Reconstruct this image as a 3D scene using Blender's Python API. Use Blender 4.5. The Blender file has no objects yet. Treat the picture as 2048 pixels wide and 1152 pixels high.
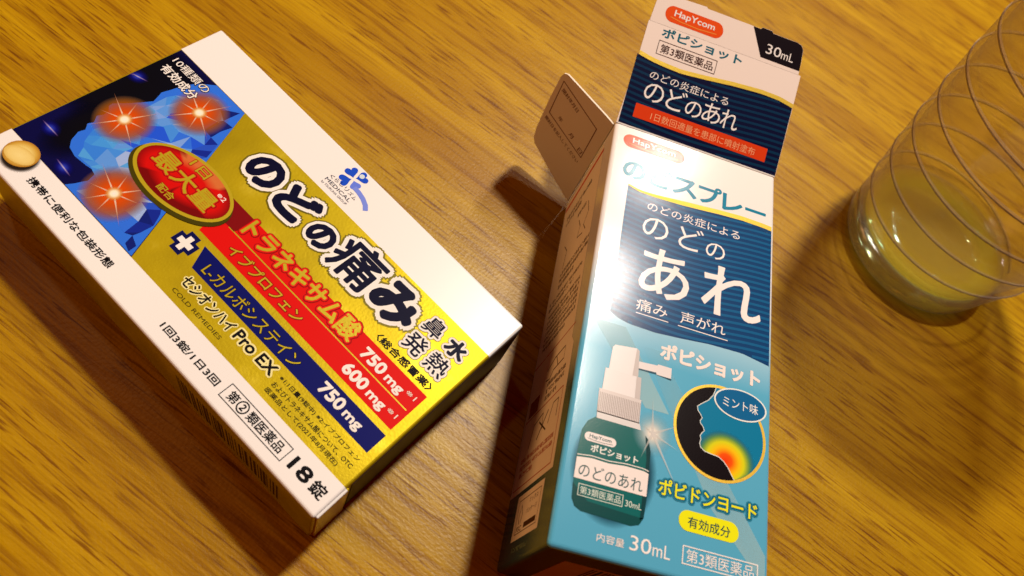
import bpy, bmesh, math, random
from mathutils import Matrix, Vector, Euler
random.seed(7)
R = math.radians
MM = 0.001
scene = bpy.context.scene
col = scene.collection

# ------------------------------------------------------------------ camera
cam_d = bpy.data.cameras.new('camera'); cam = bpy.data.objects.new('camera', cam_d); col.objects.link(cam)
cr = Vector((0.86304207, 0.43133914, 0.26287818)); cu_ = Vector((-0.50513206, 0.73696337, 0.44913984)); cw = Vector((0, 0.52041477, -0.85391362))
cam.matrix_world = Matrix(((cr.x, cu_.x, -cw.x, 0), (cr.y, cu_.y, -cw.y, 0), (cr.z, cu_.z, -cw.z, 0.165), (0, 0, 0, 1)))
cam_d.sensor_width = 36; cam_d.lens = 1506.885 / 2048 * 36
cam_d.clip_start = 0.005; cam_d.clip_end = 20
cam_d.dof.use_dof = True; cam_d.dof.focus_distance = 0.165; cam_d.dof.aperture_fstop = 20
scene.camera = cam

# ------------------------------------------------------------------ world, lamps, exposure
world = bpy.data.worlds.new('World'); scene.world = world; world.use_nodes = True
bg = world.node_tree.nodes['Background']; bg.inputs[0].default_value = (1.0, 0.06, 0.0, 1); bg.inputs[1].default_value = 0.13
def lamp(name, kind, target, az, el, dist, power, size, color):
    d = bpy.data.lights.new(name, kind); d.energy = power; d.color = color
    if kind == 'AREA': d.shape = 'DISK'; d.size = size
    else: d.shadow_soft_size = size
    o = bpy.data.objects.new(name, d); col.objects.link(o)
    v = Vector((math.sin(R(az)) * math.cos(R(el)), math.cos(R(az)) * math.cos(R(el)), math.sin(R(el))))
    o.location = Vector(target) + v * dist
    o.rotation_euler = v.to_track_quat('Z', 'Y').to_euler()
    return o
MID = (0.03, 0.08, 0.0)
LC = (1.0, 0.87, 0.70)
lamp('ceiling_lamp', 'POINT', MID, 6, 65, 1.0, 32, 0.035, LC)
lamp('middle_ceiling_lamp', 'POINT', MID, 8, 55, 1.6, 20, 0.05, (1.0, 0.92, 0.82))
lamp('far_ceiling_lamp', 'POINT', MID, 6, 45, 1.9, 13, 0.045, (1.0, 0.92, 0.82))
lamp('side_ceiling_lamp', 'POINT', MID, -62, 58, 1.6, 3, 0.04, (1.0, 0.75, 0.45))
lamp('left_fill_light', 'AREA', MID, -100, 16, 1.2, 4.8, 0.6, (1.0, 0.5, 0.18))  # added low fill from the left, brightens the shaded carton side and flap
scene.view_settings.view_transform = 'Standard'; scene.view_settings.look = 'None'
scene.view_settings.exposure = 0; scene.view_settings.gamma = 1
cy = scene.cycles
cy.max_bounces = 10; cy.diffuse_bounces = 0; cy.volume_bounces = 4; cy.transparent_max_bounces = 16; cy.use_denoising = True; cy.sample_clamp_indirect = 6

# ------------------------------------------------------------------ helpers
TINT = (1.0, 0.87, 0.72)
def lin(c):
    c /= 255
    return c / 12.92 if c <= 0.04045 else ((c + 0.055) / 1.055) ** 2.4
def C(r, g, b, a=1.0):                     # the colour as it looks under the warm lamps -> ink colour
    return tuple(min(0.86, lin(v) / t * 0.9) for v, t in zip((r, g, b), TINT)) + (a,)

def nodes_of(name):
    m = bpy.data.materials.new(name); m.use_nodes = True
    nt = m.node_tree; return m, nt, nt.nodes, nt.links, nt.nodes['Principled BSDF']
def N(nt, t, **kw):
    n = nt.nodes.new(t)
    for k, v in kw.items(): setattr(n, k, v)
    return n
def ramp(nt, src, stops, interp='LINEAR'):
    r = nt.nodes.new('ShaderNodeValToRGB'); e = r.color_ramp.elements; r.color_ramp.interpolation = interp
    while len(e) < len(stops): e.new(0.5)
    for el, (p, c) in zip(e, stops): el.position = p; el.color = c if len(c) == 4 else tuple(c) + (1,)
    if src is not None: nt.links.new(src, r.inputs[0])
    return r
def math_n(nt, op, a, b=None):
    n = nt.nodes.new('ShaderNodeMath'); n.operation = op
    for i, v in enumerate((a, b)):
        if v is None: continue
        if isinstance(v, (int, float)): n.inputs[i].default_value = v
        else: nt.links.new(v, n.inputs[i])
    return n.outputs[0]
def grain_bump(nt, bsdf, scale, strength, dist, coat=False):
    tc = N(nt, 'ShaderNodeTexCoord'); nz = N(nt, 'ShaderNodeTexNoise'); nz.inputs['Scale'].default_value = scale; nz.inputs['Detail'].default_value = 2
    b = N(nt, 'ShaderNodeBump'); b.inputs['Strength'].default_value = strength; b.inputs['Distance'].default_value = dist
    nt.links.new(tc.outputs['Object'], nz.inputs['Vector']); nt.links.new(nz.outputs['Fac'], b.inputs['Height']); nt.links.new(b.outputs[0], bsdf.inputs['Normal'])
    if coat: nt.links.new(b.outputs[0], bsdf.inputs['Coat Normal'])

def ink_material(name, rough, metal=0.0, spec=0.5, bump=None, alpha=False, coat=0.0):
    m, nt, nd, lk, b = nodes_of(name)
    at = N(nt, 'ShaderNodeAttribute', attribute_name='ink')
    lk.new(at.outputs['Color'], b.inputs['Base Color'])
    b.inputs['Roughness'].default_value = rough; b.inputs['Metallic'].default_value = metal; b.inputs['Specular IOR Level'].default_value = spec
    b.inputs['Coat Weight'].default_value = coat; b.inputs['Coat Roughness'].default_value = 0.2
    if bump: grain_bump(nt, b, *bump)
    if alpha: lk.new(at.outputs['Alpha'], b.inputs['Alpha'])
    return m
INK = ink_material('printing_ink_satin', 0.45, spec=0.05)
INKG = ink_material('printing_ink_glossy_foil', 0.15, 0.0, 0.34, (3500, 0.045, 0.0002))
GLOW = ink_material('printing_ink_blended', 0.45, spec=0.05, alpha=True)
GLOWG = ink_material('printing_ink_blended_foil', 0.15, 0.0, 0.34, (3500, 0.045, 0.0002), alpha=True)
GOLD = ink_material('gold_foil_ink', 0.38, 0.2, 0.15, (1800, 0.08, 0.0003))

def link(o, parent=None, mat=None):
    col.objects.link(o)
    if parent is not None: o.parent = parent
    if mat is not None: o.data.materials.append(mat)
    return o
def thing(name, label, cat, M):
    o = bpy.data.objects.new(name, None); o.empty_display_size = 0.01; col.objects.link(o); o.matrix_world = M
    o['label'] = label; o['category'] = cat
    return o
def set_ink(me, color):
    a = me.color_attributes.new('ink', 'FLOAT_COLOR', 'POINT')
    if isinstance(color, list): vals = [v for c in color for v in c]
    else: vals = list(color) * len(me.vertices)
    a.data.foreach_set('color', vals)
LAYER = 0.022
def mesh(name, verts, faces, parent, mat, color=None, level=None, M=None, smooth=False):
    """verts in mm in the parent's frame"""
    me = bpy.data.meshes.new(name)
    z = 0 if level is None else level * LAYER
    me.from_pydata([(v[0] * MM, v[1] * MM, ((v[2] if len(v) > 2 else 0)) * MM) for v in verts], [], faces)
    if color is not None: set_ink(me, color)
    if smooth: me.polygons.foreach_set('use_smooth', [True] * len(me.polygons))
    o = bpy.data.objects.new(name, me); link(o, parent, mat)
    o.matrix_local = (M if M is not None else Matrix()) @ Matrix.Translation((0, 0, z * MM))
    return o
def poly(name, pts, parent, color, level, mat=INK, M=None):
    return mesh(name, pts, [list(range(len(pts)))], parent, mat, color, level, M)
def frame_pts(x0, y0, x1, y1, t):
    return [(x0, y0), (x1, y0), (x1, y1), (x0, y1), (x0 + t, y0 + t), (x1 - t, y0 + t), (x1 - t, y1 - t), (x0 + t, y1 - t)]
FRAME_F = [[0, 1, 5, 4], [1, 2, 6, 5], [2, 3, 7, 6], [3, 0, 4, 7]]
def outline_box(name, x0, y0, x1, y1, t, parent, color, level, mat=INK, M=None):
    return mesh(name, frame_pts(x0, y0, x1, y1, t), FRAME_F, parent, mat, color, level, M)
def ell(cx, cy_, a, b, n=64, tilt=0, t0=0, t1=360):
    out = []
    for i in range(n):
        t = R(t0 + (t1 - t0) * i / n); x, y = a * math.cos(t), b * math.sin(t)
        c, s = math.cos(R(tilt)), math.sin(R(tilt)); out.append((cx + x * c - y * s, cy_ + x * s + y * c))
    return out
def rounded(x0, y0, x1, y1, r, n=8):
    p = []
    for cx, cy_, a in ((x1 - r, y0 + r, -90), (x1 - r, y1 - r, 0), (x0 + r, y1 - r, 90), (x0 + r, y0 + r, 180)):
        for i in range(n + 1):
            t = R(a + 90 * i / n); p.append((cx + r * math.cos(t), cy_ + r * math.sin(t)))
    return p
def glow(name, cx, cy_, rx, ry, stops, parent, level, mat=GLOW, tilt=0, M=None, clip=None):
    """printed radial blend: stops = [(radius 0..1, colour with alpha)]"""
    n = 40; v = [(cx, cy_)]; c = [stops[0][1]]; f = []
    for k, (s, colr) in enumerate(stops[1:]):
        ring = ell(cx, cy_, rx * s, ry * s, n, tilt)
        if clip: ring = [clip(p, (cx, cy_)) for p in ring]
        v += ring; c += [colr] * n
        for i in range(n):
            j = (i + 1) % n
            if k == 0: f.append([0, 1 + i, 1 + j])
            else: a, b = 1 + (k - 1) * n, 1 + k * n; f.append([a + i, b + i, b + j, a + j])
    return mesh(name, v, f, parent, mat, c, level, M)
def text_mesh(s, res=3):
    cu = bpy.data.curves.new('t', 'FONT'); cu.body = s; cu.size = 1; cu.resolution_u = res; cu.fill_mode = 'FRONT'
    o = bpy.data.objects.new('t', cu); me = bpy.data.meshes.new_from_object(o)
    v = [tuple(p.co) for p in me.vertices]; f = [list(p.vertices) for p in me.polygons]
    bpy.data.objects.remove(o); bpy.data.curves.remove(cu); bpy.data.meshes.remove(me)
    return v, f
def spread(v, f, r, step=0.0013):
    """the same print made fatter by r mm: copies shifted round a circle, a micron apart"""
    if r <= 0.004: return v, f
    rings = [(r, 14)] + ([(r * .55, 8)] if r > .35 else [])
    V, F = list(v), list(f); k = 0
    for rr, n in rings:
        for i in range(n):
            t = 2 * math.pi * i / n; k += 1; b = len(V)
            V += [(p[0] + rr * math.cos(t), p[1] + rr * math.sin(t), -k * step) for p in v]; F += [[q + b for q in p] for p in f]
    return V, F
def text(s, x, y, w, h, color, parent, level, bold=0.0, outlines=(), mat=INK, name='lettering', rot=0, M=None):
    """print s so that its ink fills the box x..x+w, y..y+h (mm); outlines = [(extra width, colour, material)] drawn below, widest first"""
    v, f = text_mesh(s)
    xs = [p[0] for p in v]; ys = [p[1] for p in v]; x0, x1, y0, y1 = min(xs), max(xs), min(ys), max(ys)
    em = min(w / (x1 - x0), h / (y1 - y0)); r = bold * em
    sx = (w - 2 * r) / (x1 - x0); sy = (h - 2 * r) / (y1 - y0)
    c, sn = math.cos(R(rot)), math.sin(R(rot)); V = []
    for p in v:
        a, b = (p[0] - x0) * sx + r, (p[1] - y0) * sy + r; V.append((x + a * c - b * sn, y + a * sn + b * c, 0))
    k = len(outlines); vv, ff = spread(V, f, r); top = mesh(name, vv, ff, parent, mat, color, level + k, M)
    for i, (off, oc, om) in enumerate(outlines):
        vv, ff = spread(V, f, r + off * em); mesh(name + '_outline', vv, ff, parent, om, oc, level + i, M)
    return top
def bars(name, rects, parent, color, level, mat=INK, M=None):
    v, f = [], []
    for (a, b, c, d) in rects:
        i = len(v); v += [(a, b), (c, b), (c, d), (a, d)]; f.append([i, i + 1, i + 2, i + 3])
    return mesh(name, v, f, parent, mat, color, level, M)
def line(name, pts, wd, parent, color, level, mat=INK, M=None, closed=False):
    v, f = [], []; n = len(pts)
    for i, p in enumerate(pts):
        a = pts[(i - 1) % n] if (closed or i > 0) else p; b = pts[(i + 1) % n] if (closed or i < n - 1) else p
        dx, dy = b[0] - a[0], b[1] - a[1]; l = math.hypot(dx, dy) or 1
        v += [(p[0] - dy / l * wd / 2, p[1] + dx / l * wd / 2), (p[0] + dy / l * wd / 2, p[1] - dx / l * wd / 2)]
    for i in range(n if closed else n - 1):
        j = (i + 1) % n; f.append([2 * i, 2 * i + 1, 2 * j + 1, 2 * j])
    return mesh(name, v, f, parent, mat, color, level, M)
def fine_print(x0, y0, w, rows, pitch, parent, color, level, M, mat=INK, size=0.62):
    """lines of print too small to read in the photograph"""
    rects = []
    for r in range(rows):
        x, y = x0, y0 - r * pitch; end = x0 + w * (1 if r < rows - 1 else random.uniform(.4, .8))
        while x < end:
            g = pitch * size
            for k in range(3):
                if random.random() < .75: rects.append((x, y + g * (.05 + .34 * k), x + g * random.uniform(.5, .95), y + g * (.25 + .34 * k)))
            for k in range(2):
                if random.random() < .7: xx = x + g * random.uniform(.05, .75); rects.append((xx, y, xx + g * .2, y + g))
            x += g * 1.1
    return bars('fine_print', rects, parent, color, level, mat, M)

WHITE = C(255, 236, 214); PEACH = C(250, 222, 196); NAVY = C(6, 6, 38); BLACK = C(14, 10, 14); GOLDC = (0.46, 0.37, 0.012, 1)

# ------------------------------------------------------------------ the table
def wood():
    m, nt, nd, lk, b = nodes_of('oak_wood')
    tc = N(nt, 'ShaderNodeTexCoord')
    def noise(scale, sc, detail=4, rough=.6, dist=0.0):
        mp = N(nt, 'ShaderNodeMapping'); mp.inputs['Scale'].default_value = sc; lk.new(tc.outputs['Object'], mp.inputs['Vector'])
        n = N(nt, 'ShaderNodeTexNoise'); n.inputs['Scale'].default_value = scale; n.inputs['Detail'].default_value = detail; n.inputs['Roughness'].default_value = rough; n.inputs['Distortion'].default_value = dist
        lk.new(mp.outputs[0], n.inputs['Vector']); return n.outputs['Fac']
    broad = noise(1, (5, 70, 1), 3, .5, 0)
    streak = noise(1, (24, 480, 1), 3, .6, 0)
    pores = noise(1, (100, 1500, 1), 1, .5)
    fibre = noise(1, (30, 2200, 1), 3, .6)
    base = ramp(nt, broad, [(0.3, (.34, .168, .0)), (0.5, (.43, .24, .0)), (0.7, (.52, .315, .002))])
    st = ramp(nt, streak, [(0.34, (.66, .54, .4)), (0.48, (.97, .95, .92)), (0.62, (1.0, 1, 1)), (0.75, (1.12, 1.16, 1.3))])
    po = ramp(nt, pores, [(0.33, (.50, .36, .24)), (0.45, (1, 1, 1))])
    pm = ramp(nt, noise(1, (9, 150, 1), 2), [(0.36, (0, 0, 0)), (0.55, (1, 1, 1))])
    fb = ramp(nt, fibre, [(0.3, (.80, .76, .7)), (0.5, (1, 1, 1)), (0.7, (1.12, 1.14, 1.2))])
    mx0 = N(nt, 'ShaderNodeMix', data_type='RGBA', blend_type='MULTIPLY'); mx0.inputs[0].default_value = 1; lk.new(base.outputs[0], mx0.inputs[6]); lk.new(fb.outputs[0], mx0.inputs[7])
    mx = N(nt, 'ShaderNodeMix', data_type='RGBA', blend_type='MULTIPLY'); mx.inputs[0].default_value = 1
    lk.new(mx0.outputs[2], mx.inputs[6]); lk.new(st.outputs[0], mx.inputs[7])
    mx2 = N(nt, 'ShaderNodeMix', data_type='RGBA', blend_type='MULTIPLY'); lk.new(pm.outputs[0], mx2.inputs[0])
    lk.new(mx.outputs[2], mx2.inputs[6]); lk.new(po.outputs[0], mx2.inputs[7])
    lk.new(mx2.outputs[2], b.inputs['Base Color'])
    b.inputs['Roughness'].default_value = 0.36; b.inputs['Specular IOR Level'].default_value = 0.27
    fine = N(nt, 'ShaderNodeTexNoise'); fine.inputs['Scale'].default_value = 1300; lk.new(tc.outputs['Object'], fine.inputs['Vector'])
    h = math_n(nt, 'ADD', math_n(nt, 'MULTIPLY', fine.outputs['Fac'], 0.5), math_n(nt, 'MULTIPLY', streak, 0.6))
    bp = N(nt, 'ShaderNodeBump'); bp.inputs['Strength'].default_value = 0.22; bp.inputs['Distance'].default_value = 0.0006
    lk.new(h, bp.inputs['Height']); lk.new(bp.outputs[0], b.inputs['Normal'])
    return m
def slab(name, x0, y0, z0, x1, y1, z1, bev, parent, mat, M=None, seg=3):
    bm = bmesh.new(); bmesh.ops.create_cube(bm, size=1)
    for v in bm.verts: v.co = Vector(((x0 if v.co.x < 0 else x1) * MM, (y0 if v.co.y < 0 else y1) * MM, (z0 if v.co.z < 0 else z1) * MM))
    if bev: bmesh.ops.bevel(bm, geom=bm.edges[:], offset=bev * MM, segments=seg, affect='EDGES', profile=.5)
    me = bpy.data.meshes.new(name); bm.to_mesh(me); bm.free()
    o = bpy.data.objects.new(name, me); link(o, parent, mat)
    if M is not None: o.matrix_local = M
    return o
table = slab('table', -700, -450, -30, 700, 800, 0, 4, None, wood())
table.rotation_euler = (0, 0, R(-8.5))
table['label'] = 'amber oak table top with long brown grain under both boxes'; table['category'] = 'table'

# ------------------------------------------------------------------ cold remedy box (left)
def frame(o, X, Y):
    X = Vector(X); Y = Vector(Y); Z = X.cross(Y)
    return Matrix(((X.x, Y.x, Z.x, o[0]), (X.y, Y.y, Z.y, o[1]), (X.z, Y.z, Z.z, o[2]), (0, 0, 0, 1)))
L1, W1, H1 = 101.66, 58.84, 20.72
F1 = frame((-0.10757646, 0.05289558, 0.0207172), (0.96062426, -0.27785073, 0), (0.27785073, 0.96062426, 0))
box1 = thing('cold_medicine_box', 'flat white and gold cold medicine carton with blue face picture and red oval', 'medicine box', F1 @ Matrix.Translation((L1 / 2 * MM, W1 / 2 * MM, -H1 * MM)))
def carton1_material():
    m, nt, nd, lk, b = nodes_of('white_card_with_gold_foil')
    tc = N(nt, 'ShaderNodeTexCoord'); sp = N(nt, 'ShaderNodeSeparateXYZ'); lk.new(tc.outputs['Object'], sp.inputs[0])
    y = sp.outputs[1]; z = sp.outputs[2]
    band = math_n(nt, 'MULTIPLY', math_n(nt, 'GREATER_THAN', y, 7.75 * MM), math_n(nt, 'LESS_THAN', y, 47.6 * MM))
    side = math_n(nt, 'MULTIPLY', math_n(nt, 'LESS_THAN', y, 0.25 * MM), math_n(nt, 'LESS_THAN', z, -0.7 * MM))
    mask = math_n(nt, 'MAXIMUM', band, side)
    b.inputs['Base Color'].default_value = (.86, .87, .88, 1); b.inputs['Roughness'].default_value = 0.28; b.inputs['Specular IOR Level'].default_value = .36
    g = N(nt, 'ShaderNodeBsdfPrincipled'); g.inputs['Roughness'].default_value = .40; g.inputs['Metallic'].default_value = .4; g.inputs['Specular IOR Level'].default_value = .15
    nz = N(nt, 'ShaderNodeTexNoise'); nz.inputs['Scale'].default_value = 90; nz.inputs['Detail'].default_value = 6; lk.new(tc.outputs['Object'], nz.inputs['Vector'])
    rp = ramp(nt, nz.outputs['Fac'], [(.3, (.36, .275, .002)), (.58, (.45, .35, .003)), (.75, (.60, .49, .03))]); lk.new(rp.outputs[0], g.inputs['Base Color'])
    grain_bump(nt, g, 1800, .08, .0003)
    mix = N(nt, 'ShaderNodeMixShader'); lk.new(mask, mix.inputs[0]); lk.new(b.outputs[0], mix.inputs[1]); lk.new(g.outputs[0], mix.inputs[2])
    lk.new(mix.outputs[0], nd['Material Output'].inputs[0])
    return m
M1 = carton1_material()
c1 = slab('carton', 0, 0, -H1, L1, W1, 0, 0.55, box1, M1)
c1.matrix_local = Matrix.Translation((-L1 / 2 * MM, -W1 / 2 * MM, H1 * MM))
end1 = slab('end_flap', L1 - .1, .5, -H1 + 1.2, L1 + .55, 8.2, -.35, .25, c1, M1)
tuck1 = slab('tuck_edge', L1 - .1, 9.2, -H1 + 1, L1 + .2, W1 - .8, -1.3, .1, c1, INK); set_ink(tuck1.data, C(60, 40, 25))

# the picture: a faceted blue head in profile on black, three glowing spots
pic = poly('throat_picture', [(.55, 7.8), (38.9, 7.8), (22.8, 47.5), (.55, 47.5)], c1, C(8, 8, 60), 1)
glow('dark_backdrop', 3, 34, 15, 16, [(0, (.0015, .0015, .004, 1)), (.6, (.0015, .0015, .006, 1)), (1, (.002, .002, .01, 0))], c1, 2, clip=lambda p, c: (min(max(p[0], .55), 22), min(max(p[1], 8), 47.4)))
glow('dark_backdrop', 8, 19, 6, 11, [(0, (.0015, .0015, .004, 1)), (.5, (.0015, .0015, .006, .9)), (1, (.002, .002, .01, 0))], c1, 2.5, clip=lambda p, c: (min(max(p[0], .55), 22), min(max(p[1], 8), 47.4)))
HEAD = [(13.2, 47.4), (10.6, 44.5), (9.3, 41.5), (8.9, 38.8), (8.4, 36.6), (9.0, 35.2), (9.5, 33.8), (8.3, 31.4), (6.9, 29), (5.5, 26.8), (5.6, 25.8), (6.9, 24.9), (7.0, 23.6), (6.5, 22.4), (7.6, 21.0), (7.2, 19.8), (8.3, 18.6), (8.0, 17.2), (9.0, 15.0), (10.4, 13.7), (12.8, 13.2), (16, 13.6), (18.6, 14.2), (19.3, 11.8), (18.4, 9.4), (17.6, 7.9), (38.7, 7.9), (22.9, 47.4)]
poly('head_profile', HEAD, c1, C(48, 112, 218), 3.5)
def inside(p, P):
    c = False; n = len(P)
    for i in range(n):
        a, b = P[i], P[i - 1]
        if (a[1] > p[1]) != (b[1] > p[1]) and p[0] < (b[0] - a[0]) * (p[1] - a[1]) / (b[1] - a[1]) + a[0]: c = not c
    return c
def facets():
    v, f, cc = [], [], []; step = 2.5; g = {}
    for i in range(17):
        for j in range(17): g[i, j] = (i * step + random.uniform(-1.05, 1.05), 8.2 + j * step + random.uniform(-1.05, 1.05))
    pal = [C(70, 140, 232), C(95, 150, 240), C(125, 160, 246), C(50, 110, 225), C(85, 160, 238), C(35, 85, 210), C(160, 180, 252)]
    for i in range(16):
        for j in range(16):
            for tri in ((g[i, j], g[i + 1, j], g[i + 1, j + 1]), (g[i, j], g[i + 1, j + 1], g[i, j + 1])) if random.random() < .7 else ((g[i, j], g[i + 1, j], g[i + 1, j + 1], g[i, j + 1]),):
                cx = sum(p[0] for p in tri) / len(tri); cy_ = sum(p[1] for p in tri) / len(tri)
                if not all(inside(p, HEAD) for p in tri): continue
                if cx < 15 and cy_ > 40: continue
                q = random.choice(pal)
                if cx < 15 and cy_ < 25: q = random.choice([C(62, 140, 222), C(70, 150, 228), C(80, 158, 232), C(56, 128, 215)])
                if cx + .4 * cy_ > 38: q = random.choice([C(20, 40, 140), C(15, 30, 110), C(40, 80, 190)])
                k = len(v); v += list(tri); cc += [q] * len(tri); f.append(list(range(k, k + len(tri))))
    mesh('facet_pattern', v, f, c1, INK, cc, 4.3)
facets()
for (x, y, rr) in ((10.4, 26.2, 6.6), (17.4, 39.6, 6.6), (24.8, 13.8, 7.0)):
    lim = lambda p, c: (p[0], min(max(p[1], 7.9), 47.4))
    glow('pain_spot', x, y, rr, rr, [(0, C(255, 130, 30, 1)), (.22, C(230, 75, 0, .98)), (.45, C(205, 78, 0, .9)), (.7, C(175, 88, 10, .7)), (.85, C(165, 100, 40, .35)), (1, C(150, 105, 70, 0))], c1, 5.2, clip=lim)
    rays = []; fc = []; rc = []
    for k in range(8):
        t = R(45 * k + 22 + random.uniform(-6, 6)); ln = rr * (1.15 if k % 2 else .85); w = .2
        i = len(rays); z = k * .0015; rays += [(x - math.sin(t) * w, y + math.cos(t) * w, z), (x + math.sin(t) * w, y - math.cos(t) * w, z), (x + math.cos(t) * ln, max(8, y + math.sin(t) * ln), z)]
        rc += [C(255, 225, 190, 1), C(255, 225, 190, 1), C(255, 150, 90, .25)]; fc.append([i, i + 1, i + 2])
    mesh('pain_star', rays, fc, c1, GLOW, rc, 6)
    glow('pain_star_core', x, y, 1.9, 1.9, [(0, C(255, 255, 235, 1)), (.35, C(255, 240, 190, 1)), (.65, C(255, 170, 80, .7)), (1, C(255, 110, 30, 0))], c1, 6.6)
for (x, y, tl) in ((1.95, 35.2, 20), (4.3, 13.5, 0), (14.0, 10.0, -5)):
    glow('blue_glint', x, y, 2.6, 2.0, [(0, C(60, 80, 235, .8)), (.5, C(20, 20, 140, .5)), (1, C(10, 10, 70, 0))], c1, 5.2, tilt=tl, clip=lambda p, c: (max(p[0], .55), min(max(p[1], 7.9), 47.4)))
    glow('blue_glint', x, y, 2.7, .22, [(0, C(200, 200, 255, 1)), (1, C(150, 80, 180, 0))], c1, 5.8, tilt=tl, clip=lambda p, c: (max(p[0], .55), min(max(p[1], 7.9), 47.4)))
text('10種類の', 2.2, 43.6, 11.4, 2.2, WHITE, c1, 7, .005, [(.06, C(5, 5, 30), INK)])
text('有効成分', 2.4, 40.2, 11.2, 2.5, WHITE, c1, 7, .02, [(.05, C(5, 5, 30), INK)])
# coloured bands
poly('red_band', [(39.5, 31.4), (99.1, 31.4), (99.1, 21.4), (41.5, 21.4)], c1, C(225, 15, 10), 1)
poly('dark_red_band', [(39.5, 31.4), (47.5, 31.4), (46, 26.4), (40.4, 26.4)], c1, C(130, 8, 12), 2)
line('gold_rule', [(44.5, 26.35), (98.3, 26.35)], .25, c1, GOLDC, 2, GOLD)
poly('blue_band', [(45.3, 19.9), (99.3, 19.9), (99.3, 15.0), (47.7, 15.0)], c1, C(8, 14, 92), 1)
plus = lambda cx, cy_, a, w: [(cx - w, cy_ - a), (cx + w, cy_ - a), (cx + w, cy_ - w), (cx + a, cy_ - w), (cx + a, cy_ + w), (cx + w, cy_ + w), (cx + w, cy_ + a), (cx - w, cy_ + a), (cx - w, cy_ + w), (cx - a, cy_ + w), (cx - a, cy_ - w), (cx - w, cy_ - w)]
poly('plus_sign', plus(42.4, 17.4, 2.75, 1.4), c1, C(8, 12, 70), 1); poly('plus_sign', plus(42.4, 17.4, 1.85, .62), c1, WHITE, 2)
# red oval badge
poly('oval_shadow', ell(30.5, 25.2, 12.9, 6.9, 64, 7), c1, C(70, 60, 5), 7, GLOW).data
poly('oval_rim', ell(30.3, 26.0, 12.4, 6.75, 64, 7), c1, GOLDC, 8, GOLD)
n = 64
def oval_badge():
    v = [(31, 26.2)]; cc = [C(220, 12, 8)]; f = []
    for k, s in enumerate((.5, .8, 1)):
        ring = ell(30.3, 26.05, 11.6 * s, 6.0 * s, n, 7); v += ring
        for i, p in enumerate(ring):
            d = (p[1] - 26 - .12 * (p[0] - 30)) / 6
            if d > .62 and abs(p[0] - 31) < 6: cc.append(C(215, 110, 50))
            elif d < -.5: cc.append(C(120, 4, 6))
            elif s == 1: cc.append(C(140, 8, 8))
            else: cc.append(C(215, 12, 8))
        for i in range(n):
            j = (i + 1) % n
            f.append([0, 1 + i, 1 + j] if k == 0 else [1 + (k - 1) * n + i, 1 + k * n + i, 1 + k * n + j, 1 + (k - 1) * n + j])
    mesh('oval_badge', v, f, c1, INK, cc, 9)
oval_badge()
RO = [(.075, C(150, 10, 10), INK), (.045, C(205, 30, 15), INK)]
text('1日', 27.2, 29.4, 5.2, 2.3, GOLDC, c1, 10, .02, [(.06, C(180, 20, 12), INK)], GOLD)
text('最大量', 21.6, 24.2, 17.4, 4.5, GOLDC, c1, 10, .02, RO, GOLD)
text('配合', 28.0, 20.9, 4.6, 1.8, GOLDC, c1, 10, .02, [(.05, C(150, 10, 10), INK)], GOLD)
text('※2', 36.9, 29.0, 2.3, 1.1, PEACH, c1, 10, .015)
# headline
HO = [(.13, C(110, 92, 12), GOLD), (.095, WHITE, INK)]
for ch, x, y, w, h in (('の', 33.7, 37.0, 8.8, 7.8), ('ど', 43.9, 36.4, 9.6, 8.6), ('の', 54.4, 36.6, 6.8, 6.0), ('痛', 61.9, 36.0, 11.6, 10.4), ('み', 74.2, 36.2, 11.2, 9.4)):
    text(ch, x, y, w, h, NAVY, c1, 3, .022 if ch == '痛' else .055, [(.125, C(110, 95, 8), GOLD), (.085, WHITE, INK)])
for ch, x, y, w, h in (('鼻', 86.9, 41.1, 4.6, 4.4), ('水', 93.3, 41.1, 5.0, 4.4), ('発', 86.7, 35.3, 5.0, 4.6), ('熱', 93.0, 35.5, 5.0, 4.6)):
    text(ch, x, y, w, h, NAVY, c1, 3, .012 if ch != '水' else .045, [(.13, C(110, 95, 8), GOLD), (.10, WHITE, INK)])
text('〈総合感冒薬〉', 82.6, 32.2, 15.8, 1.9, BLACK, c1, 2, .03)
text('トラネキサム酸', 46.6, 27.2, 33.4, 4.9, GOLDC, c1, 4, .03, [(.105, C(160, 10, 10), INK), (.065, C(235, 30, 20), INK)], GOLD)
text('イブプロフェン', 48.6, 22.4, 21.6, 2.6, GOLDC, c1, 4, .015, [(.06, C(160, 8, 10), INK)], GOLD)
text('L-カルボシステイン', 49.3, 15.7, 28.0, 2.9, GOLDC, c1, 3, .0, [(.04, C(3, 4, 30), INK)], GOLD)
for s, x, y in (('750', 83.2, 27.3), ('600', 83.2, 22.4), ('750', 83.3, 16.3)):
    text(s, x, y, 6.3, 2.75, WHITE, c1, 3, .04)
    text('mg', 90.3, y - .5, 4.6, 2.1, WHITE, c1, 3, .035)
text('※1', 95.5, 28.7, 2.4, 1.1, PEACH, c1, 3); text('※1', 95.6, 23.4, 2.4, 1.1, PEACH, c1, 3)
text('セシオンハイ', 48.8, 11.3, 14.6, 2.5, BLACK, c1, 3, .03, [(.10, C(250, 230, 150), INK)])
text('Pro EX', 64.4, 11.4, 11.2, 2.5, BLACK, c1, 3, .03, [(.10, C(250, 230, 150), INK)])
text('COLD REMEDIES', 49.3, 9.15, 14.2, .85, C(60, 48, 10), c1, 2)
text('※1:1日量(9錠中) ※2:イブプロフェン', 77.0, 12.3, 22.4, 1.25, BLACK, c1, 2, .015)
text('およびトラネキサム酸について、OTC', 77.0, 10.5, 22.4, 1.25, BLACK, c1, 2, .015)
text('医薬品として(2021年8月現在)', 77.0, 8.8, 20.2, 1.25, BLACK, c1, 2, .015)
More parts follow.
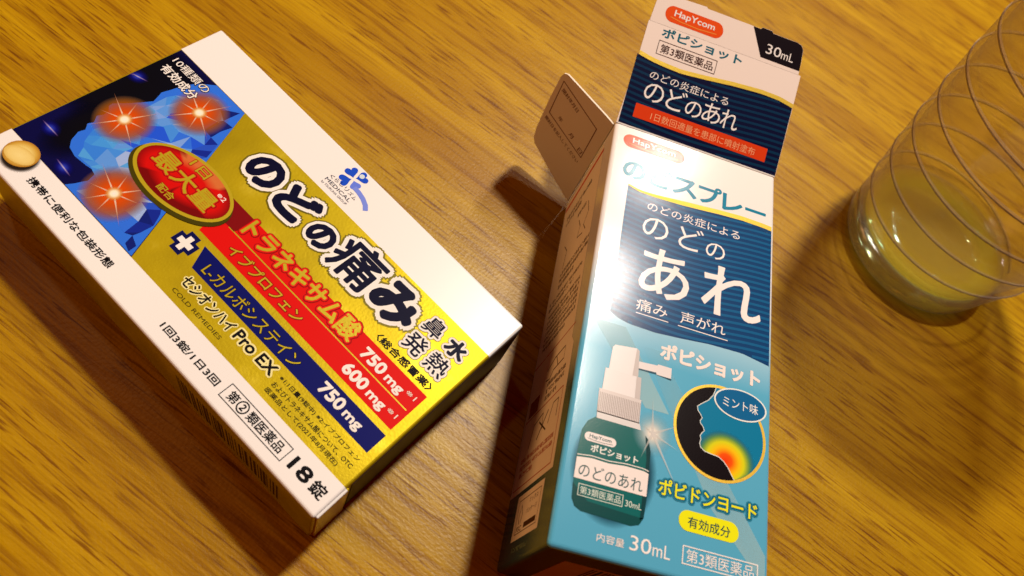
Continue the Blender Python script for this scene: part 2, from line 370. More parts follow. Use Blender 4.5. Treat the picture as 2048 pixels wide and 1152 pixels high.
# white strips
text('携帯に便利な包装形態', 12.6, 2.9, 25.8, 1.85, BLACK, c1, 1, .03)
text('1回3錠/1日3回', 54.2, 2.75, 16.4, 1.75, BLACK, c1, 1, .03)
outline_box('text_frame', 72.2, 2.3, 89.6, 5.7, .18, c1, BLACK, 1)
text('第', 73.4, 2.9, 2.3, 2.2, BLACK, c1, 1, .02); text('②', 75.9, 2.7, 2.6, 2.6, BLACK, c1, 1, .02); text('類医薬品', 78.9, 2.9, 9.4, 2.2, BLACK, c1, 1, .02)
text('18', 91.0, 2.6, 5.0, 2.9, BLACK, c1, 1, .035); text('錠', 96.7, 2.5, 3.3, 2.9, BLACK, c1, 1, .025)
# tablet picture
glow('tablet_shadow', 7.4, 5.1, 4.0, 3.5, [(0, C(20, 12, 8, 1)), (.8, C(30, 18, 10, .9)), (1, C(80, 60, 40, 0))], c1, 5.8, tilt=20, clip=lambda p, c: (p[0], max(p[1], .6)))
glow('tablet_picture', 6.8, 5.8, 3.6, 3.1, [(0, C(240, 205, 110)), (.5, C(238, 205, 112)), (.8, C(215, 165, 62)), (1, C(180, 120, 35))], c1, 7, INK, tilt=15)
glow('tablet_picture', 6.9, 5.3, 3.3, 1.9, [(0, C(246, 215, 130)), (.7, C(240, 205, 115)), (1, C(226, 184, 90))], c1, 8, INK, tilt=15)
# clover emblem
def heart(cx, cy_, s, ang, colr, lvl):
    p = []
    for i in range(36):
        t = 2 * math.pi * i / 36; hx = 16 * math.sin(t) ** 3 / 17; hy = (13 * math.cos(t) - 5 * math.cos(2 * t) - 2 * math.cos(3 * t) - math.cos(4 * t)) / 17
        hy += 1.0                              # tip at the origin
        c, sn = math.cos(R(ang)), math.sin(R(ang)); p.append((cx + s * (hx * c - hy * sn), cy_ + s * (hx * sn + hy * c)))
    poly('clover_leaf', p, c1, colr, lvl)
CB = C(25, 75, 190)
heart(50.55, 55.15, 1.65, 60, CB, 1); heart(50.95, 55.45, 1.65, -32, CB, 1); heart(50.6, 54.7, 1.65, 150, CB, 1); heart(51.1, 54.8, 1.35, -118, C(105, 125, 215), 1)
poly('emblem_dot', ell(51.45, 57.0, .62, .62, 20), c1, C(215, 220, 250), 2)
stem = [(52.6, 53.6), (54.2, 53.5), (56.0, 53.1), (57.6, 52.4), (58.7, 51.4)]
line('clover_stem', stem, 1.15, c1, C(125, 140, 225), 1.5)
for k, (ch, x) in enumerate(zip('くらしリズム', (47.0, 48.4, 49.9, 51.4, 52.9, 54.2))): text(ch, x, 51.2 + .25 * math.sin(k * math.pi / 5), 1.0, 1.0, C(20, 18, 60), c1, 2.5)
text('MEDICAL', 46.9, 49.9, 7.9, .95, C(40, 36, 60), c1, 2, .01)
text('by TSURUHA GROUP', 46.9, 48.7, 8.0, .75, C(70, 62, 80), c1, 2)
# barcode on the long side
S1 = frame((0, 0, 0), (1, 0, 0), (0, 0, 1)) ; S1 = Matrix.Translation((0, 0, 0)) @ S1
rects = []; x = 62.0
while x < 92:
    w = random.choice((.25, .25, .5, .75)); rects.append((x, -17, x + w, -6)); x += w + random.choice((.3, .5, .8))
bars('barcode', rects, c1, C(70, 42, 12), 1, INK, S1)

# ------------------------------------------------------------------ throat spray box (right)
L2, W2, H2 = 98.82, 42.11, 36.45
F2 = frame((0.02752943, 0.0372533, 0.03644629), (0.96448776, 0.26412755, 0), (-0.26412755, 0.96448776, 0))
box2 = thing('throat_spray_box', 'tall teal and white throat spray carton lying on its back with its lid flaps open', 'medicine box', F2 @ Matrix.Translation((W2 / 2 * MM, L2 / 2 * MM, -H2 * MM)))
def carton2_material():
    m, nt, nd, lk, b = nodes_of('teal_and_white_foil_card')
    tc = N(nt, 'ShaderNodeTexCoord'); sp = N(nt, 'ShaderNodeSeparateXYZ'); lk.new(tc.outputs['Object'], sp.inputs[0])
    yy = math_n(nt, 'DIVIDE', sp.outputs[1], 100 * MM)
    t = C(84, 165, 186)
    front = ramp(nt, yy, [(0, t), (.40, C(92, 172, 192)), (.50, C(170, 205, 210)), (.62, C(236, 228, 214)), (1, WHITE)])
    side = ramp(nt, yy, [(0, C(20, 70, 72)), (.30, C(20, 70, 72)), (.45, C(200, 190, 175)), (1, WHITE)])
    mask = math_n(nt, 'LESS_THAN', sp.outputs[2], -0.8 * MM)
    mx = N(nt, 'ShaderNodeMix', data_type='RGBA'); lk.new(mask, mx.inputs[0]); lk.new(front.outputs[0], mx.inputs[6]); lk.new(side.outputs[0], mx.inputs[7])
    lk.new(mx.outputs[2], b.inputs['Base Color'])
    b.inputs['Roughness'].default_value = .15; b.inputs['Specular IOR Level'].default_value = .4
    grain_bump(nt, b, 3500, .045, .0002)
    return m
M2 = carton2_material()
def open_carton():
    bm = bmesh.new(); bmesh.ops.create_cube(bm, size=1)
    for v in bm.verts: v.co = Vector(((0 if v.co.x < 0 else W2) * MM, (0 if v.co.y < 0 else L2) * MM, (-H2 if v.co.z < 0 else 0) * MM))
    far = [f for f in bm.faces if f.normal.y > .9]; bmesh.ops.delete(bm, geom=far, context='FACES_ONLY')
    es = [e for e in bm.edges if len(e.link_faces) == 2]
    bmesh.ops.bevel(bm, geom=es, offset=.9 * MM, segments=4, affect='EDGES', profile=.5)
    bm.normal_update()
    me = bpy.data.meshes.new('carton'); bm.to_mesh(me); bm.free()
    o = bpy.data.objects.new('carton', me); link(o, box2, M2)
    md = o.modifiers.new('card', 'SOLIDIFY'); md.thickness = .45 * MM; md.offset = -1
    return o
B2M = Matrix.Translation((-W2 / 2 * MM, -L2 / 2 * MM, H2 * MM))
c2 = open_carton(); c2.matrix_local = B2M

def navy_panel(x0, x1, ytop, ybot, parent, lvl, dark, lightc, M=None, amp=.9):
    n = 36; xs = [x0 + (x1 - x0) * i / n for i in range(n + 1)]
    v = [(x, ybot(x)) for x in xs] + [(x, ytop(x)) for x in xs]
    mesh('navy_panel', v, [[i, i + 1, n + 2 + i, n + 1 + i] for i in range(n)], parent, INKG, dark, lvl, M)
    v, f = [], []; y = min(ybot(x) for x in xs) + .4
    while y < max(ytop(x) for x in xs):
        for i in range(n):
            xa, xb = xs[i], xs[i + 1]; w = lambda x: y + amp * math.sin((x - x0) / (x1 - x0) * 5.2 + 2.6)
            q = [(xa, w(xa)), (xb, w(xb)), (xb, w(xb) + .62), (xa, w(xa) + .62)]
            if q[0][1] < ybot(xa) or q[1][1] < ybot(xb) or q[2][1] > ytop(xb) or q[3][1] > ytop(xa): continue
            k = len(v); v += q; f.append([k, k + 1, k + 2, k + 3])
        y += 1.42
    mesh('wave_stripes', v, f, parent, INKG, lightc, lvl + 1, M)
def interp(P):
    def g(x):
        for (a, b), (c, d) in zip(P, P[1:]):
            if x <= c: t = (x - a) / (c - a); t = max(0, t); return b + (d - b) * t
        return P[-1][1]
    return g
def hapycom(x, y, w, h, parent, lvl, fill, ink, underline=True):
    poly('emblem_pill', rounded(x, y, x + w, y + h, h / 2 - .01), parent, fill, lvl, INKG)
    text('HapYcom', x + w * .15, y + h * .30, w * .70, h * .52, ink, parent, lvl + 1, .02, mat=INKG)
    line('emblem_underline', [(x + w * .10, y + h * .30), (x + w * .3, y + h * .2), (x + w * .6, y + h * .17), (x + w * .9, y + h * .26)], h * .05, parent, ink if not underline else C(255, 150, 60), lvl + 1, INKG)
ORANGE = C(240, 80, 20); TEAL = C(10, 128, 150); LW = C(252, 234, 216)
hapycom(2.5, 92.9, 15.6, 3.9, c2, 1, ORANGE, LW)
for ch, x, y, w, h in (('の', 3.4, 83.9, 5.6, 5.2), ('ど', 9.8, 83.9, 5.9, 5.6), ('ス', 15.8, 84.0, 6.2, 5.1), ('プ', 22.3, 84.0, 6.0, 5.6), ('レ', 28.5, 84.0, 5.2, 5.0), ('ー', 34.4, 86.0, 5.4, .9)):
    text(ch, x, y, w, h, TEAL, c2, 1, .03, mat=INKG)
gold = interp([(5.2, 81.9), (8, 81.0), (11.9, 80.9), (18.4, 81.2), (22.7, 81.6), (28.2, 82.2), (33.8, 82.6), (39.4, 82.5), (41.4, 82.3)])
nb = interp([(5.2, 48.6), (7, 47.6), (9.6, 47.0), (15.4, 46.8), (21.2, 47.3), (27.6, 48.0), (35.1, 48.2), (41.4, 47.1)])
navy_panel(5.2, 41.35, gold, nb, c2, 1, C(10, 62, 104), C(14, 92, 132))
gx = [5.2 + 36.15 * i / 30 for i in range(31)]
mesh('gold_wave', [(x, gold(x)) for x in gx] + [(x, gold(x) + .35 + .9 * min(1, (x - 5.2) / 14)) for x in gx], [[i, i + 1, 32 + i, 31 + i] for i in range(30)], c2, GOLD, (.62, .46, .05, 1), 2)
text('のどの炎症による', 10.4, 76.7, 22.9, 2.5, LW, c2, 3, .0, mat=INKG)
for ch, x, y, w, h in (('の', 9.8, 69.6, 6.2, 5.6), ('ど', 18.5, 69.6, 6.0, 6.2), ('の', 25.2, 69.5, 4.7, 4.2), ('あ', 10.4, 55.3, 11.6, 12.2), ('れ', 24.9, 55.5, 14.2, 12.6)):
    text(ch, x, y, w, h, LW, c2, 3, .01 if h > 10 else 0, mat=INKG)
text('痛み', 10.6, 50.8, 7.0, 2.9, LW, c2, 3, .0, mat=INKG); text('声がれ', 20.6, 50.9, 10.4, 2.9, LW, c2, 3, .0, mat=INKG)
line('underline', [(10.7, 50.1), (18.0, 50.1)], .2, c2, LW, 3, INKG); line('underline', [(20.2, 50.1), (31.6, 50.1)], .2, c2, LW, 3, INKG)
# light beams printed on the teal
LB = lambda a: C(190, 225, 225, a)
mesh('light_beam', [(13, 43), (17, 43), (42 - .7, 8), (42 - .7, 2.5), (30, 14)], [[0, 1, 2, 3, 4]], c2, GLOWG, [LB(0), LB(.1), LB(.42), LB(.42), LB(.4)], 1)
mesh('light_beam', [(2, 46), (9, 46), (20, 30), (15, 30)], [[0, 1, 2, 3]], c2, GLOWG, [LB(.2), LB(.25), LB(.55), LB(.5)], 1.5)
# the picture of the spray bottle
glow('bottle_shadow', 10.2, 16.3, 8.6, 10.8, [(0, C(10, 40, 50, .9)), (.82, C(12, 60, 75, .75)), (1, C(40, 120, 140, 0))], c2, 2, GLOWG)
bot = [(5.4, 25.4), (3.9, 24.2), (3.0, 22.2), (2.7, 17), (2.9, 11.2), (3.0, 9.2), (3.7, 7.9), (5.0, 7.3), (14.6, 7.0), (16.2, 7.6), (16.9, 8.9), (17.1, 12), (17.0, 21.4), (16.4, 23.6), (15.0, 25.2)]
poly('bottle_picture', bot, c2, C(2, 98, 90), 3, INKG)
poly('bottle_shade', [(2.8, 12), (3.0, 9.2), (3.7, 7.9), (5.0, 7.3), (14.6, 7.0), (16.2, 7.6), (16.9, 8.9), (15, 8.9), (6, 9.3)], c2, C(4, 72, 68), 4, INKG)
poly('bottle_shade', [(16.2, 8.4), (16.9, 8.9), (17.1, 12), (17.0, 21.4), (16.4, 23.6), (15.6, 24.4), (16.3, 20)], c2, C(4, 60, 60), 4, INKG)
poly('bottle_neck', [(5.5, 25.2), (14.6, 25.2), (14.1, 26.6), (5.4, 26.6)], c2, C(226, 214, 200), 4, INKG)
poly('bottle_cap', [(5.4, 26.4), (14.1, 26.4), (14.0, 31.3), (5.2, 31.3)], c2, C(222, 205, 190), 4, INKG)
bars('cap_ribs', [(5.5 + i * .36, 26.6, 5.5 + i * .36 + .15, 30.6) for i in range(24)], c2, C(175, 155, 142), 5, INKG)
poly('pump_collar', [(5.8, 31.3), (13.7, 31.3), (13.5, 35.9), (5.9, 35.9)], c2, C(238, 224, 210), 4, INKG)
poly('pump_head', [(6.6, 35.9), (12.8, 35.9), (12.5, 41.6), (11.9, 42.0), (7.3, 41.4), (6.8, 40.8)], c2, C(240, 226, 212), 4, INKG)
poly('pump_shade', [(11.6, 35.9), (12.8, 35.9), (12.5, 41.6), (11.9, 42.0)], c2, C(205, 188, 174), 5, INKG); poly('pump_shade', [(12.6, 31.3), (13.7, 31.3), (13.5, 35.9), (12.5, 35.9)], c2, C(205, 188, 174), 5, INKG)
poly('nozzle', [(12.6, 39.3), (16.6, 39.6), (16.7, 39.9), (19.7, 39.9), (19.7, 37.6), (16.6, 37.6), (16.5, 38.0), (12.6, 37.8)], c2, C(236, 220, 206), 4, INKG)
line('nozzle_shade', [(12.7, 37.7), (16.5, 37.8), (19.8, 37.4)], .35, c2, C(30, 80, 95), 3.5, INKG)
wv = interp([(2.7, 16.8), (5.6, 17.2), (9.0, 17.1), (12.4, 17.5), (16.0, 17.5), (17.1, 17.2)])
bx = [2.8 + 14.2 * i / 20 for i in range(21)]
mesh('label_band', [(x, 12.9) for x in bx] + [(x, wv(x)) for x in bx], [[i, i + 1, 22 + i, 21 + i] for i in range(20)], c2, INKG, C(246, 226, 208), 5)
line('label_wave', [(x, wv(x) + .45) for x in bx], .18, c2, C(235, 225, 205), 5, INKG)
hapycom(3.7, 20.3, 6.3, 1.75, c2, 5, C(244, 226, 210), C(25, 90, 85), False)
text('ポピショット', 5.2, 18.4, 9.5, 1.55, C(240, 235, 215), c2, 5, .03, mat=INKG)
text('のどのあれ', 3.5, 13.4, 12.6, 2.5, C(20, 80, 78), c2, 6, 0, mat=INKG)
outline_box('text_frame', 3.9, 9.9, 12.6, 12.1, .12, c2, C(225, 230, 205), 5, INKG); text('第3類医薬品', 4.3, 10.3, 7.9, 1.4, C(225, 230, 205), c2, 5, 0, mat=INKG)
text('30mL', 13.1, 10.2, 3.2, 1.15, C(225, 230, 205), c2, 5, 0, mat=INKG)
# sparkle beside the bottle
glow('sparkle', 17.0, 25.2, 4.2, 4.6, [(0, C(255, 240, 220, 1)), (.2, C(255, 232, 205, .85)), (.55, C(200, 225, 225, .4)), (1, C(140, 200, 210, 0))], c2, 3.5, GLOWG)
rays = []; fc = []; rc = []
for a, ln in ((95, 8), (30, 7), (-20, 6.5), (-58, 14), (150, 3), (-110, 6)):
    t = R(a); i = len(rays); w = .28
    z = i * .0015; rays += [(17 - math.sin(t) * w, 25.2 + math.cos(t) * w, z), (17 + math.sin(t) * w, 25.2 - math.cos(t) * w, z), (17 + math.cos(t) * ln, 25.2 + math.sin(t) * ln, z)]; rc += [C(255, 240, 225, .6)] * 2 + [C(230, 240, 235, .1)]; fc.append([i, i + 1, i + 2])
mesh('sparkle', rays, fc, c2, GLOWG, rc, 4.2)
text('ポピショット', 16.9, 41.3, 22.5, 3.9, C(250, 228, 208), c2, 3, .045, mat=INKG)
# round picture
CX, CY, CA, CB2 = 31.0, 29.4, 9.95, 9.95
poly('picture_ring', ell(CX, CY, CA, CB2, 72), c2, (.62, .42, .04, 1), 3, GOLD)
poly('round_picture', ell(CX, CY, 9.35, 9.35, 72), c2, C(10, 120, 150), 4, INKG)
def clipc(p, c, r=9.35):
    dx, dy = p[0] - CX, p[1] - CY; d = math.hypot(dx, dy)
    return p if d < r else (CX + dx / d * r, CY + dy / d * r)
glow('throat_glow', 32.4, 24.0, 6.4, 6.0, [(0, C(240, 60, 10, 1)), (.22, C(245, 85, 10, 1)), (.45, C(250, 190, 15, 1)), (.62, C(225, 215, 25, .95)), (.8, C(120, 170, 50, .6)), (1, C(10, 90, 105, 0))], c2, 5, GLOWG, clip=clipc)
prof = [(29.5, 38.6), (29.0, 36.9), (28.0, 35.5), (26.4, 34.2), (25.7, 33.5), (25.9, 32.6), (26.5, 31.9), (26.9, 31.3), (26.5, 30.7), (26.6, 30.1), (27.2, 29.5), (27.5, 28.8), (27.0, 28.2), (26.7, 27.6), (26.9, 26.9), (26.7, 26.0), (27.0, 25.2), (27.9, 24.6), (29.4, 24.4), (30.8, 24.3), (31.9, 23.7), (32.9, 22.7), (33.7, 21.4), (34.3, 20.6)]
arc = [clipc(p, 0) for p in ell(CX, CY, 9.35, 9.35, 48, 0, 291, 101)]
poly('head_silhouette', prof + arc[2:-1], c2, (.004, .004, .006, 1), 6.5, INKG)
line('profile_glow', prof, .35, c2, C(225, 220, 200), 6, INKG)
poly('mint_oval', ell(35.1, 36.4, 5.85, 3.35, 56), c2, C(240, 240, 225), 7, INKG); poly('mint_oval', ell(35.1, 36.4, 5.5, 3.05, 56), c2, C(12, 98, 140), 8, INKG)
text('ミント味', 31.2, 35.2, 7.8, 2.2, C(245, 245, 235), c2, 9, .005, mat=INKG)
text('ポビドンヨード', 19.2, 14.1, 20.2, 3.1, C(245, 235, 20), c2, 4, .02, [(.17, C(40, 130, 150), INKG), (.10, C(12, 100, 118), INKG)], INKG)
poly('yellow_pill', rounded(23.7, 8.8, 35.8, 12.6, 1.88), c2, C(240, 232, 20), 3, INKG)
text('有効成分', 25.5, 9.5, 8.6, 2.1, C(12, 70, 70), c2, 4, .01, mat=INKG)
text('内容量', 8.6, 2.9, 5.2, 1.5, LW, c2, 3, .005, mat=INKG); text('30', 14.8, 2.9, 4.1, 2.6, LW, c2, 3, 0, mat=INKG); text('mL', 19.2, 2.9, 3.4, 2.3, LW, c2, 3, 0, mat=INKG)
outline_box('text_frame', 24.9, 2.9, 39.9, 6.2, .2, c2, LW, 3, INKG); text('第3類医薬品', 25.7, 3.4, 13.4, 2.3, LW, c2, 3, 0, mat=INKG)

# left side print: reading direction runs from the table up to the front edge
S2 = frame((0, 0, -H2 * MM), (0, 0, 1), (0, 1, 0))
CARD = C(250, 226, 190); BR = C(70, 34, 16); RED = C(190, 60, 30)
poly('side_panel_print', [(1.2, 15.3), (31.6, 15.3), (31.6, 42), (29.8, 44), (29.8, 97.6), (1.2, 97.6)], c2, CARD, 1, INK, S2)
line('red_rule', [(1.5, 95.6), (30, 95.6)], 1.0, c2, C(215, 60, 25), 2, INK, S2)
fine_print(5, 90, 18, 2, 2.0, c2, BR, 2, S2); fine_print(16, 84, 9, 1, 2.0, c2, BR, 2, S2)
for pts in ([(18, 82), (20, 79), (19, 76), (23, 75)], [(8, 80), (11, 77), (10, 72)], [(24, 84), (25.5, 80), (23, 77.5), (25, 75)]): line('line_drawing', pts, .3, c2, BR, 2, INK, S2)
fine_print(9, 70, 20, 3, 1.9, c2, BR, 2, S2); fine_print(4, 63.5, 24, 2, 1.6, c2, BR, 2, S2); fine_print(5, 59.5, 23, 7, 1.55, c2, BR, 2, S2)
line('red_rule', [(1.5, 47.0), (31, 47.0)], .25, c2, RED, 2, INK, S2)
line('line_drawing', [(14, 42), (19, 43.5), (26, 43.5), (26, 40.5), (19, 40.5), (17, 39), (14, 39.5)], .3, c2, BR, 2, INK, S2); line('line_drawing', [(20, 43.5), (22, 40.5)], .3, c2, BR, 2, INK, S2)
fine_print(16, 37.4, 12.5, 3, 1.7, c2, BR, 2, S2); bars('red_mark', [(4, 33.5, 11, 37.5)], c2, C(150, 70, 40), 2, INK, S2)
outline_box('red_frame', 2.2, 16.6, 29.6, 33.0, .22, c2, RED, 2, INK, S2)
line('line_drawing', [(9, 25), (11, 30), (17, 31), (18, 27)], .3, c2, BR, 2, INK, S2); line('line_drawing', [(22, 27), (24, 31), (27.5, 31), (27.5, 27)], .3, c2, BR, 2, INK, S2)
line('line_drawing', [(15, 25.5), (21, 30.5)], .4, c2, BR, 2, INK, S2); line('line_drawing', [(15, 29.5), (21, 26)], .4, c2, BR, 2, INK, S2)
fine_print(5, 22.4, 23, 3, 1.7, c2, RED, 2, S2)
poly('paper_label', [(9.0, 4.7), (27.6, 4.7), (27.6, 14.2), (9.0, 14.2)], c2, CARD, 1, INK, S2)
outline_box('label_frame', 10.8, 5.9, 26.2, 13.0, .15, c2, BR, 2, INK, S2)
line('tree_mark', [(13.0, 7.9), (12.3, 9.6), (13.5, 11.8), (14.7, 9.6), (14.0, 7.9)], .25, c2, BR, 2, INK, S2); text('FSC', 11.8, 6.3, 3.6, 1.1, BR, c2, 2, .01, M=S2)
text('ミックス', 18.8, 11.2, 5.8, 1.1, BR, c2, 2, 0, M=S2); text('パッケージ', 17.4, 9.2, 7.4, 1.1, BR, c2, 2, 0, M=S2); bars('fine_print', [(17.0, 6.5, 25.2, 7.6)], c2, BR, 2, INK, S2)
fine_print(11, 2.3, 15, 1, 1.6, c2, C(120, 130, 90), 1, S2)
# bottom end print
S3 = frame((0, 0, 0), (1, 0, 0), (0, 0, 1))
poly('barcode_panel', [(6, -34), (37, -34), (37, -8), (6, -8)], c2, CARD, 1, INK, S3)
rects = []; x = 12
while x < 33: w = random.choice((.3, .3, .6, .9)); rects.append((x, -28, x + w, -9.2)); x += w + random.choice((.35, .6, .9))
bars('barcode', rects, c2, BLACK, 2, INK, S3)

# lid
def card(name, pts, thick, parent, mat, color, M=None, bend=None):
    """a card sheet with real thickness; pts outline in mm"""
    n = len(pts); v = [(p[0], p[1], 0) for p in pts] + [(p[0], p[1], -thick) for p in pts]
    f = [list(range(n)), list(range(2 * n - 1, n - 1, -1))] + [[i, n + i, n + (i + 1) % n, (i + 1) % n] for i in range(n)]
    return mesh(name, v, f, parent, mat, color, None, M)
ML = Matrix.Translation((0, (L2 + .25) * MM, -.05 * MM)) @ Matrix.Rotation(R(24), 4, 'X')
lid = card('lid', [(0.1, 0), (42.0, 0), (42.05, 17.5), (42.0, 26.9), (1.0, 26.9), (.9, 19)], .45, box2, INKG, C(250, 224, 200))
lid.matrix_local = B2M @ ML
tuck = card('tuck_flap', [(1.2, 26.95), (41.35, 26.95), (41.2, 30.5), (40.9, 33.4), (40.2, 34.4), (39, 34.75), (32.2, 34.75), (31.8, 35.25), (29.2, 35.25), (28.8, 34.75), (14.5, 34.75), (14, 35.1), (6, 34.75), (3, 34.5), (1.9, 33.6), (1.5, 32)], .45, lid, INKG, C(250, 224, 200))
tuck.matrix_local = Matrix.Translation((0, 26.95 * MM, 0)) @ Matrix.Rotation(R(2), 4, 'X') @ Matrix.Translation((0, -26.95 * MM, 0))
line('crease', [(.4, .12), (41.8, .12)], .3, lid, C(255, 245, 232), 4, INKG)
lg = interp([(0.9, 17.9), (4, 17.3), (6.9, 17.0), (12.2, 16.8), (18.8, 17.5), (25.9, 18.4), (33.2, 19.0), (38.2, 18.9), (42.0, 18.2)])
navy_panel(.5, 41.95, lg, lambda x: .15, lid, 1, C(5, 18, 48), C(4, 48, 74), amp=.7)
gx = [.9 + 41.1 * i / 30 for i in range(31)]
mesh('gold_wave', [(x, lg(x)) for x in gx] + [(x, lg(x) + 1.05) for x in gx], [[i, i + 1, 32 + i, 31 + i] for i in range(30)], lid, GOLD, (.62, .46, .05, 1), 3)
text('のどの炎症による', 4.9, 13.0, 20.7, 2.2, LW, lid, 3, 0, mat=INKG)
for ch, x, y, w, h in (('の', 4.6, 7.6, 5.0, 4.6), ('ど', 10.6, 7.4, 5.0, 5.2), ('の', 15.8, 7.4, 4.2, 3.9), ('あ', 20.4, 7.5, 4.7, 4.9), ('れ', 25.4, 7.5, 4.6, 4.8)):
    text(ch, x - .25 * (x - 4.6) * .12, y, w, h, LW, lid, 3, 0, mat=INKG)
poly('red_ribbon', [(3.5, 2.7), (38.4, 2.7), (38.4, 6.2), (3.5, 6.2)], lid, C(225, 62, 20), 3, INKG)
text('1日数回適量を患部に噴射塗布', 7.8, 3.3, 27.6, 2.0, C(245, 165, 110), lid, 4, 0, mat=INKG)
text('ポピショット', 5.0, 23.9, 21.3, 2.7, C(12, 98, 110), lid, 1, .035, mat=INKG)
outline_box('text_frame', 4.8, 19.5, 20.3, 23.1, .15, lid, C(70, 40, 35), 2, INKG); text('第3類医薬品', 5.6, 20.1, 13.9, 2.3, C(70, 40, 35), lid, 2, .01, mat=INKG)
hapycom(4.4, 28.3, 15.3, 4.1, tuck, 1, ORANGE, LW)
poly('black_label', [(30.6, 27.9), (41.3, 27.9), (41.15, 30.5), (40.85, 33.4), (40.15, 34.35), (39, 34.7), (32.2, 34.7), (31.8, 35.2), (29.2, 35.2), (28.8, 34.7), (26.8, 34.7)], tuck, (.006, .006, .01, 1), 1, INKG)
text('30', 31.5, 29.3, 4.0, 2.5, LW, tuck, 2, 0, mat=INKG); text('mL', 35.7, 29.3, 3.3, 2.1, LW, tuck, 2, 0, mat=INKG)

# dust flap, swung out to the left
A = R(52.5)
MF = Matrix.Translation((0, (L2 + .2) * MM, 0)) @ frame((0, 0, 0), (math.sin(A), -math.cos(A), 0), (0, 0, 1))
FM = ink_material('plain_card', .5, spec=.3)
flap = card('dust_flap', [(-.1, -1.2), (-.3, -34.6), (-2, -34.2), (-9.6, -31.4), (-17.4, -28.2), (-18.4, -26.6), (-18.9, -23), (-18.95, -11), (-18.6, -3), (-18.1, -1.4), (-17.0, -.75), (-3, -1.0)], .45, box2, FM, CARD)
flap.matrix_local = B2M @ MF
def fr(a, b): return (-a, b)
line('printed_frame', [fr(17.3, -3.3), fr(3.4, -6.5), fr(3.3, -18.1), fr(17.3, -15.1)], .35, flap, C(110, 40, 25), 1, closed=True)
text('開封年月日', -16.7, -6.3, 6.6, 1.4, C(110, 45, 30), flap, 1, .01, rot=-13)
text('年', -14.4, -14.3, 1.5, 1.5, C(110, 45, 30), flap, 1, .01, rot=-13); text('月', -9.6, -15.6, 1.5, 1.5, C(110, 45, 30), flap, 1, .01, rot=-13); text('日', -5.4, -17.2, 1.5, 1.5, C(110, 45, 30), flap, 1, .01, rot=-13)
text('開封日を記入してください', -17.9, -17.9, 14.6, 1.35, C(110, 45, 30), flap, 1, .01, rot=-12)

# ------------------------------------------------------------------ drinking glass and the drink in it
GX, GY = 0.10336, 0.1895
glass = thing('drinking_glass', 'clear tumbler with thin brown lines spiralling round it, standing right of the spray box', 'glass', Matrix.Translation((GX, GY, 0)))
def veiled(nt, lk, nd, body, v0, v1, pw, shine):
    '''clear body + a pale diffuse colour standing in for reflected room light + mirror sheen, both growing towards the edges'''
    fz = N(nt, 'ShaderNodeLayerWeight'); e = math_n(nt, 'POWER', fz.outputs['Facing'], pw)
    d = N(nt, 'ShaderNodeBsdfDiffuse'); d.inputs[0].default_value = (.85, .82, .76, 1)
    veil = N(nt, 'ShaderNodeMixShader'); lk.new(math_n(nt, 'ADD', math_n(nt, 'MULTIPLY', e, v1), v0), veil.inputs[0]); lk.new(body, veil.inputs[1]); lk.new(d.outputs[0], veil.inputs[2])
    g = N(nt, 'ShaderNodeBsdfGlossy'); g.inputs['Roughness'].default_value = .10
    mx = N(nt, 'ShaderNodeMixShader'); lk.new(math_n(nt, 'ADD', math_n(nt, 'MULTIPLY', e, shine), .06), mx.inputs[0]); lk.new(veil.outputs[0], mx.inputs[1]); lk.new(g.outputs[0], mx.inputs[2]); lk.new(mx.outputs[0], nd['Material Output'].inputs[0])
def clear_wall():
    m, nt, nd, lk, b = nodes_of('thin_clear_glass')
    t = N(nt, 'ShaderNodeBsdfTransparent'); t.inputs[0].default_value = (.97, .965, .95, 1)
    veiled(nt, lk, nd, t.outputs[0], .045, .38, 2.6, .35)
    return m
def solid_glass(name, colr, ior, clear, rough=0.0):
    m, nt, nd, lk, b = nodes_of(name)
    b.inputs['Base Color'].default_value = colr; b.inputs['Transmission Weight'].default_value = 1; b.inputs['Roughness'].default_value = rough; b.inputs['IOR'].default_value = ior
    t = N(nt, 'ShaderNodeBsdfTransparent'); t.inputs[0].default_value = colr
    mx = N(nt, 'ShaderNodeMixShader'); mx.inputs[0].default_value = clear; lk.new(b.outputs[0], mx.inputs[1]); lk.new(t.outputs[0], mx.inputs[2])
    veiled(nt, lk, nd, mx.outputs[0], .03, .30, 2.2, .35)
    return m
def drink_material():
    m, nt, nd, lk, b = nodes_of('amber_drink')
    t = N(nt, 'ShaderNodeBsdfTransparent'); g = N(nt, 'ShaderNodeBsdfGlossy'); g.inputs['Roughness'].default_value = .03
    fz = N(nt, 'ShaderNodeLayerWeight'); fr_ = math_n(nt, 'ADD', math_n(nt, 'MULTIPLY', math_n(nt, 'POWER', fz.outputs['Facing'], 4.0), 0.6), 0.03)
    mx = N(nt, 'ShaderNodeMixShader'); lk.new(fr_, mx.inputs[0]); lk.new(t.outputs[0], mx.inputs[1]); lk.new(g.outputs[0], mx.inputs[2]); lk.new(mx.outputs[0], nd['Material Output'].inputs[0])
    v = N(nt, 'ShaderNodeVolumePrincipled'); v.inputs['Color'].default_value = (1, .66, .10, 1); v.inputs['Density'].default_value = 300; v.inputs['Absorption Color'].default_value = (1, .80, .08, 1)
    lk.new(v.outputs[0], nd['Material Output'].inputs['Volume'])
    return m
def groove_material(name, colr, alpha):
    m, nt, nd, lk, b = nodes_of(name)
    b.inputs['Base Color'].default_value = colr; b.inputs['Roughness'].default_value = .4; b.inputs['Alpha'].default_value = alpha
    return m
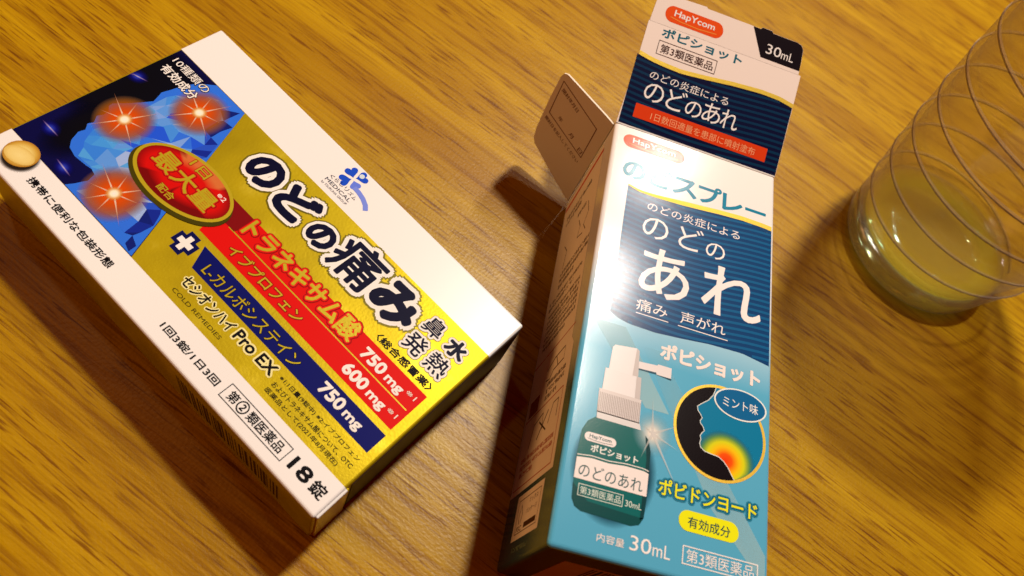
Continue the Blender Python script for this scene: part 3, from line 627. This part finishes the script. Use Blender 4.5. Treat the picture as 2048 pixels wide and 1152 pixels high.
def lathe(name, prof, parent, mat, n=96, close=False):
    v, f = [], []
    for (r, z) in prof:
        for i in range(n): t = 2 * math.pi * i / n; v.append((r * math.cos(t), r * math.sin(t), z))
    for k in range(len(prof) - 1):
        for i in range(n): j = (i + 1) % n; f.append([k * n + i, k * n + j, (k + 1) * n + j, (k + 1) * n + i])
    if close: f.append(list(range(n - 1, -1, -1))); f.append([(len(prof) - 1) * n + i for i in range(n)])
    return mesh(name, v, f, parent, mat, smooth=True)
prof_o = [(25.6, 8.2), (26.2, 12), (28.2, 22), (30.6, 36), (33.2, 56), (35.6, 80), (37.2, 110)]
prof_i = [(35.9, 110), (34.2, 80), (31.7, 56), (29.0, 36), (26.5, 22), (24.3, 12), (23.2, 8.9)]
lathe('wall', prof_o + [(37.1, 110.7), (36.0, 110.7)] + prof_i, glass, clear_wall())
lathe('base', [(17, 1.6), (19.5, .5), (21.8, .05), (23.2, .1), (24.3, .9), (24.9, 3), (25.3, 5.5), (25.5, 8.0), (23.4, 8.05), (22.8, 6.9), (21.4, 6.0), (19.6, 5.9), (18.2, 6.8), (16.8, 8.2), (13, 8.9), (5, 9.1)], glass, solid_glass('thick_clear_glass', (1.0, .97, .78, 1), 1.5, .6), close=True)
def helix(dz, rad, mat):
    v, f = [], []; n = 64; seg = 6; turns = 9
    def ro(z):
        for (a, b), (c, d) in zip(prof_o, prof_o[1:]):
            if z <= d: return a + (c - a) * (z - b) / (d - b)
        return 37
    N_ = n * turns
    for i in range(N_):
        t = 2 * math.pi * i / n; z = 9.5 + dz + 11.0 * i / n; r = ro(z) + .08
        for k in range(seg):
            a = 2 * math.pi * k / seg; v.append(((r + rad * math.cos(a)) * math.cos(t), (r + rad * math.cos(a)) * math.sin(t), z + rad * math.sin(a)))
    for i in range(N_ - 1):
        for k in range(seg): j = (k + 1) % seg; f.append([i * seg + k, i * seg + j, (i + 1) * seg + j, (i + 1) * seg + k])
    mesh('spiral_line', v, f, glass, mat, smooth=True)
helix(0, .21, groove_material('brown_groove', C(120, 72, 22), .5))
helix(.55, .30, groove_material('groove_highlight', (.75, .70, .62, 1), .16))  # pale second helix: a highlight painted beside the groove to suggest relief
drink = lathe('drink', [(5, 9.15), (13, 8.95), (16.85, 8.25), (18.25, 6.85), (19.6, 5.95), (21.35, 6.05), (22.75, 6.95), (23.3, 8.1), (23.5, 9.2), (24.0, 11.9), (23.2, 11.0), (21.5, 10.7), (5, 10.7)], None, drink_material(), close=True)
drink.location = (GX, GY, 0)
drink['label'] = 'last shallow layer of amber drink in the bottom of the tumbler'; drink['category'] = 'drink'
